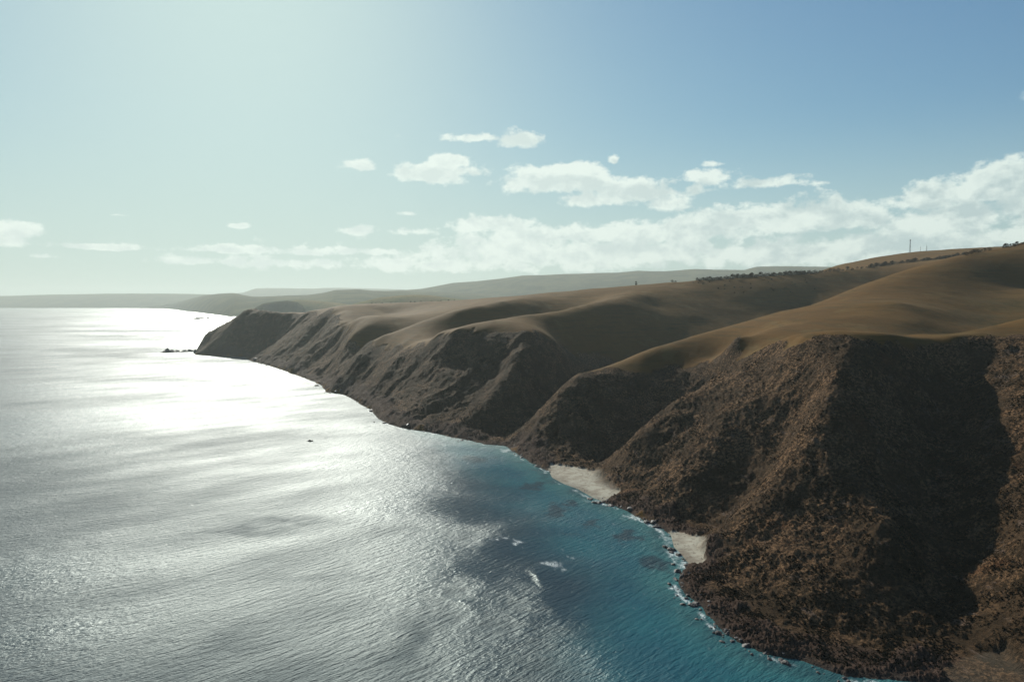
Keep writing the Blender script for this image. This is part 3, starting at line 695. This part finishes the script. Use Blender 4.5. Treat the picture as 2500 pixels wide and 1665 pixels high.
GR = 'trees behind the near hill crest'; LB = 'dark low tree showing over the near hill crest at the right edge'
for q in [2352,2358,2365,2371,2377,2383,2390,2398,2408,2443,2447,2453,2459,2466,2470,2474,2479,2486,2490,2496,2502,2510,2518]:
    y0 = float(np.interp(q, [2341,2435,2500], [975,1003,1022]))+random.uniform(3, 12)
    plant(random.choice([0, 1, 3]), *at(q, y0), random.uniform(.7, 1.0), LB, GR, dz=-0.3)
GR = 'scattered bushes on the headland skyline'; LB = 'tiny dark bush dotted along the grass skyline above the headland'
for q in [908,918,930,934,955,966,1003,1013,1028,1054,1070,1077,1095,1110]:
    plant(3, *at(q, float(np.interp(q, [902,999,1100], [1688,1660,1620]))), random.uniform(.5, .85), LB, GR, 'bush', 'bush')
GR = 'scattered bushes on the slope below the windbreak'; LB = 'small dark bush scattered on the grass slope just below the windbreak'
for k in range(34):
    q = random.uniform(1690, 2000); plant(3, *at(q, random.uniform(1310, 1385)), random.uniform(.4, .8), LB, GR, 'bush', 'bush')

# ------------------------------------------------------------------ masts on the far hill
M_steel = plain_mat('grey_steel', (0.16, 0.17, 0.18), 0.6)
def mast(px_, Yd, h, w, label, head):
    x, y = at(px_, Yd); o = empty('radio_mast', (x, y, height_at(x, y)-1)); tag(o, label, 'mast')
    b = MB()
    for i, (sx_, sy_) in enumerate(((-1, -1), (1, -1), (1, 1), (-1, 1))):
        b.tube((sx_*w, sy_*w, 0), (sx_*w*.45, sy_*w*.45, h), w*.16, w*.12, 5)
    n = int(h/2.5)
    for k in range(n):
        for (s0, t0, s1, t1) in ((-1,-1,1,-1),(1,-1,1,1),(1,1,-1,1),(-1,1,-1,-1)):
            za, zb = h*k/n, h*(k+1)/n; wa = w*(1-.55*za/h); wb = w*(1-.55*zb/h)
            b.tube((s0*wa, t0*wa, za), (s1*wb, t1*wb, zb), w*.07, w*.07, 4)
    b.build('lattice_tower', M_steel, o)
    if head:
        for k in range(3):
            a = k*2.094; pnl = MB(); pnl.box((math.cos(a)*1.4, math.sin(a)*1.4, h-1.5), (.9, .9, 3.2)); pnl.build('antenna_panel', M_steel, o)
        d = MB(); d.tube((0, -.8, h*.55), (0, -1.3, h*.55), 1.1, 1.2, 14); d.build('dish', M_steel, o)
    else:
        d = MB(); d.tube((0, 0, h), (0, 0, h+4), .2, .1, 5); d.build('whip_aerial', M_steel, o)
    return o
mast(2216, 2000, 43, 1.5, 'tall lattice radio mast on the distant hilltop, tallest of three', True)
mast(2241, 2005, 20, 0.7, 'thin faint mast standing between the two taller masts on the hilltop', False)
mast(2256, 2005, 24, 0.95, 'shorter dark mast right of the tallest mast on the distant hilltop', False)

# ------------------------------------------------------------------ rocks at the waterline
def rock_mat():
    m, t, b = new_mat('wet_rock'); pos = t.new('ShaderNodeNewGeometry').outputs['Position']
    n = t.noise(pos, 0.9, 4, 0.7); t.put(b.inputs['Base Color'], t.mix(t.ramp(n, 0.3, 0.7), (0.022, 0.018, 0.018), (0.085, 0.066, 0.060)))
    b.inputs['Roughness'].default_value = 0.6; b.inputs['Specular IOR Level'].default_value = 0.3
    bn = t.new('ShaderNodeBump'); bn.inputs['Strength'].default_value = 0.6; bn.inputs['Distance'].default_value = 0.5
    t.put(bn.inputs['Height'], n); t.l.new(bn.outputs[0], b.inputs['Normal']); return m
M_rock = rock_mat()
def rock_mesh(seed):
    import bmesh
    bm = bmesh.new(); bmesh.ops.create_icosphere(bm, subdivisions=3, radius=1.0); r = random.Random(seed)
    cuts = [(Vector((r.gauss(0, 1), r.gauss(0, 1), r.gauss(0, .8))).normalized(), r.uniform(.5, .85)) for _ in range(14)]
    for v in bm.verts:
        p = v.co.copy()
        for n_, d_c in cuts:
            e_ = p.dot(n_)-d_c
            if e_ > 0: p -= n_*e_*0.9
        p *= 1+0.06*math.sin(p.x*9+seed)*math.cos(p.y*8)
        p.z *= 0.7; v.co = p
    me = bpy.data.meshes.new('boulder'); bm.to_mesh(me); bm.free(); me.materials.append(M_rock); return me
RM = [rock_mesh(i) for i in range(6)]
GR = 'dark boulders along the foot of the cliffs'; LB = 'dark wet boulder at the waterline along the foot of the cliffs'
def boulder(x, y, r, z=0.0, lb=LB, gr=GR):
    o = bpy.data.objects.new('boulder', random.choice(RM)); COL.objects.link(o); o.location = (x, y, z)
    o.rotation_euler = (random.uniform(-.3, .3), random.uniform(-.3, .3), random.uniform(0, 6.28)); o.scale = (r, r*random.uniform(.7, 1.1), r*random.uniform(.6, .95))
    return tag(o, lb, 'boulder', gr)
clus = [((1253,1106),(1335,1152),14),((1441,1219),(1560,1270),26),((1560,1270),(1612,1292),14),((1633,1335),(1690,1372),14),((1648,1395),(1665,1450),20),((1665,1455),(1800,1572),36),((1795,1572),(2060,1655),34),
        ((1123,1073),(1180,1087),6),((1050,1060),(1060,1060),2),((780,940),(850,972),10),((924,1026),(985,1047),8),((595,872),(700,910),8)]
cpx = np.array([pix(a, b, Z=0)[:2] for a, b in coast_px]); cw = np.array(coast_px, float)
names = ['left of the larger pale beach', 'at the lower right end of the larger pale beach', 'between the two pale beaches', 'in the surf in front of the smaller pale beach', 'on the point just below the smaller pale beach',
         'at the foot of the near headland below the beaches', 'along the bottom edge where the near slope meets teal water', 'at the foot of the middle spur', 'by the small white splash under the middle cliffs', 'on the jutting point of the far cliffs', 'under the dark middle cliffs', 'at the foot of the farthest headland']
for ci, (a, b, n) in enumerate(clus):
    for k in range(n):
        t_ = random.random(); q = a[0]+(b[0]-a[0])*t_
        # walk on the measured coast between the two ends
        i = min(range(len(coast_px)), key=lambda j: (coast_px[j][0]-q)**2+(coast_px[j][1]-(a[1]+(b[1]-a[1])*t_))**2)
        i2 = min(i+1, len(coast_px)-1); f = random.random(); x = cpx[i][0]*(1-f)+cpx[i2][0]*f; y = cpx[i][1]*(1-f)+cpx[i2][1]*f
        dist = math.hypot(x, y); r = random.choice([.6, .8, .9, 1.1, 1.4, 1.9, 2.8])*(dist/420)**0.6
        x += random.gauss(1.2, 3.2)*(dist/400)**.5; y += random.uniform(-4, 4)
        boulder(x, y, r, max(0.0, height_at(x, y))-r*0.1, 'dark boulder at the waterline '+names[ci], 'boulders '+names[ci])
def reef(name, x0, y0, x1, y1, wid, hgt, label, seed, cat):
    n, m_ = 110, 26; L = math.hypot(x1-x0, y1-y0); ux, uy = (x1-x0)/L, (y1-y0)/L
    S, T = np.meshgrid(np.linspace(0, 1, n), np.linspace(-1, 1, m_))
    prof = np.clip(1-np.abs(T)**1.6, 0, 1)*np.clip(np.minimum(S*9, (1-S)*30), 0, 1)**.6
    hump = 0.55+0.45*np.exp(-((S-.16)/.1)**2)
    U = x0+ux*S*L-uy*T*wid; Vv = y0+uy*S*L+ux*T*wid
    Zr = prof*hgt*hump*(1+fbm(U+seed, Vv, L/9, 4)*1.1)-0.7
    return tag(make_mesh(name, np.stack([U, Vv, Zr], -1), grid_faces(m_, n), M_rock), label, cat)
a_, b_ = pix(391, 861, Z=0), pix(482, 859, Z=0)
reef('rock_reef', a_[0], a_[1], b_[0], b_[1]+20, 14, 9.5, 'low dark rock reef jutting left into the glare from the headland tip', 3, 'reef')
a_, b_ = pix(468, 782, Z=0), pix(600, 777, Z=0)
reef('rock_reef', a_[0], a_[1], b_[0], b_[1], 110, 24, 'thin dark reef lying far behind the headland, nearly on the horizon', 9, 'reef')
sk = bpy.data.objects.new('sea_stack', RM[2]); COL.objects.link(sk); p_ = pix(478, 862, Z=0); sk.location = (p_[0], p_[1], 1); sk.scale = (7, 7, 13); tag(sk, 'stubby rock stack standing at the headland tip beside the reef', 'sea stack')

# ------------------------------------------------------------------ small boat
def boat():
    x, y, _ = pix(758, 1077, Z=0); o = empty('boat', (x, y, 0), R(8)); tag(o, 'small dark boat alone on the bright glittering water', 'boat')
    M_h = plain_mat('dark_hull', (0.03, 0.035, 0.035), 0.5); M_c = plain_mat('boat_cabin', (0.05, 0.055, 0.055), 0.5); M_m = plain_mat('engine_black', (0.01, 0.01, 0.01), 0.4)
    hb = MB(); st = 9; L = 5.2; ring = []
    for i in range(st):
        s_ = i/(st-1); xx = -L/2+L*s_; hw = 1.0*(1-max(0, s_-.45)**2*3.0) if s_ < .99 else .04; hw = max(hw, .04); sheer = .62+.35*s_**2
        ring.append([(xx, -hw, sheer), (xx, -hw*.85, .15), (xx, 0, -.25+.2*s_**3), (xx, hw*.85, .15), (xx, hw, sheer), (xx, hw*.86, sheer), (xx, hw*.7, .22), (xx, 0, .12), (xx, -hw*.7, .22), (xx, -hw*.86, sheer)])
    vs = [p for r_ in ring for p in r_]; fs = []
    for i in range(st-1):
        for j in range(10): fs.append((i*10+j, i*10+(j+1) % 10, (i+1)*10+(j+1) % 10, (i+1)*10+j))
    fs += [tuple(range(10))[::-1], tuple(range((st-1)*10, st*10))]; hb.add(vs, fs); hb.build('hull', M_h, o)
    cb = MB(); z0, z1 = .5, 1.75
    cb.add([(-1.5,-.65,z0),(0.2,-.65,z0),(0.2,.65,z0),(-1.5,.65,z0),(-1.4,-.55,z1),(-.15,-.55,z1),(-.15,.55,z1),(-1.4,.55,z1)], [(0,1,5,4),(1,2,6,5),(2,3,7,6),(3,0,4,7),(4,5,6,7),(3,2,1,0)])
    cb.box((-.75, 0, z1+.06), (1.6, 1.35, .09)); cb.build('cabin', M_c, o)
    mb = MB(); mb.box((-2.75, 0, .75), (.4, .35, .5)); mb.tube((-2.75, 0, .5), (-2.75, 0, -.4), .09, .07, 6); mb.build('outboard_motor', M_m, o)
boat()

# ------------------------------------------------------------------ haze
def haze_box():
    m = bpy.data.materials.new('haze'); m.use_nodes = True; t = NT(m.node_tree); t.n.clear()
    o = t.new('ShaderNodeOutputMaterial'); v = t.new('ShaderNodeVolumePrincipled'); t.l.new(v.outputs[0], o.inputs[1])
    v.inputs['Color'].default_value = (0.58, 0.63, 0.605, 1); v.inputs['Density'].default_value = 5.0e-5; v.inputs['Anisotropy'].default_value = 0.3
    x0, x1, y0, y1, z0, z1 = -26000, 26000, -25500, 26000, -40, 640
    V = np.array([(a, b, c) for c in (z0, z1) for b in (y0, y1) for a in (x0, x1)], float)
    Fb = np.array([(0,2,3,1),(4,5,7,6),(0,1,5,4),(2,6,7,3),(0,4,6,2),(1,3,7,5)])
    return tag(make_mesh('haze', V, Fb, m, smooth=False), None, None, None, 'stuff')
haze_box()
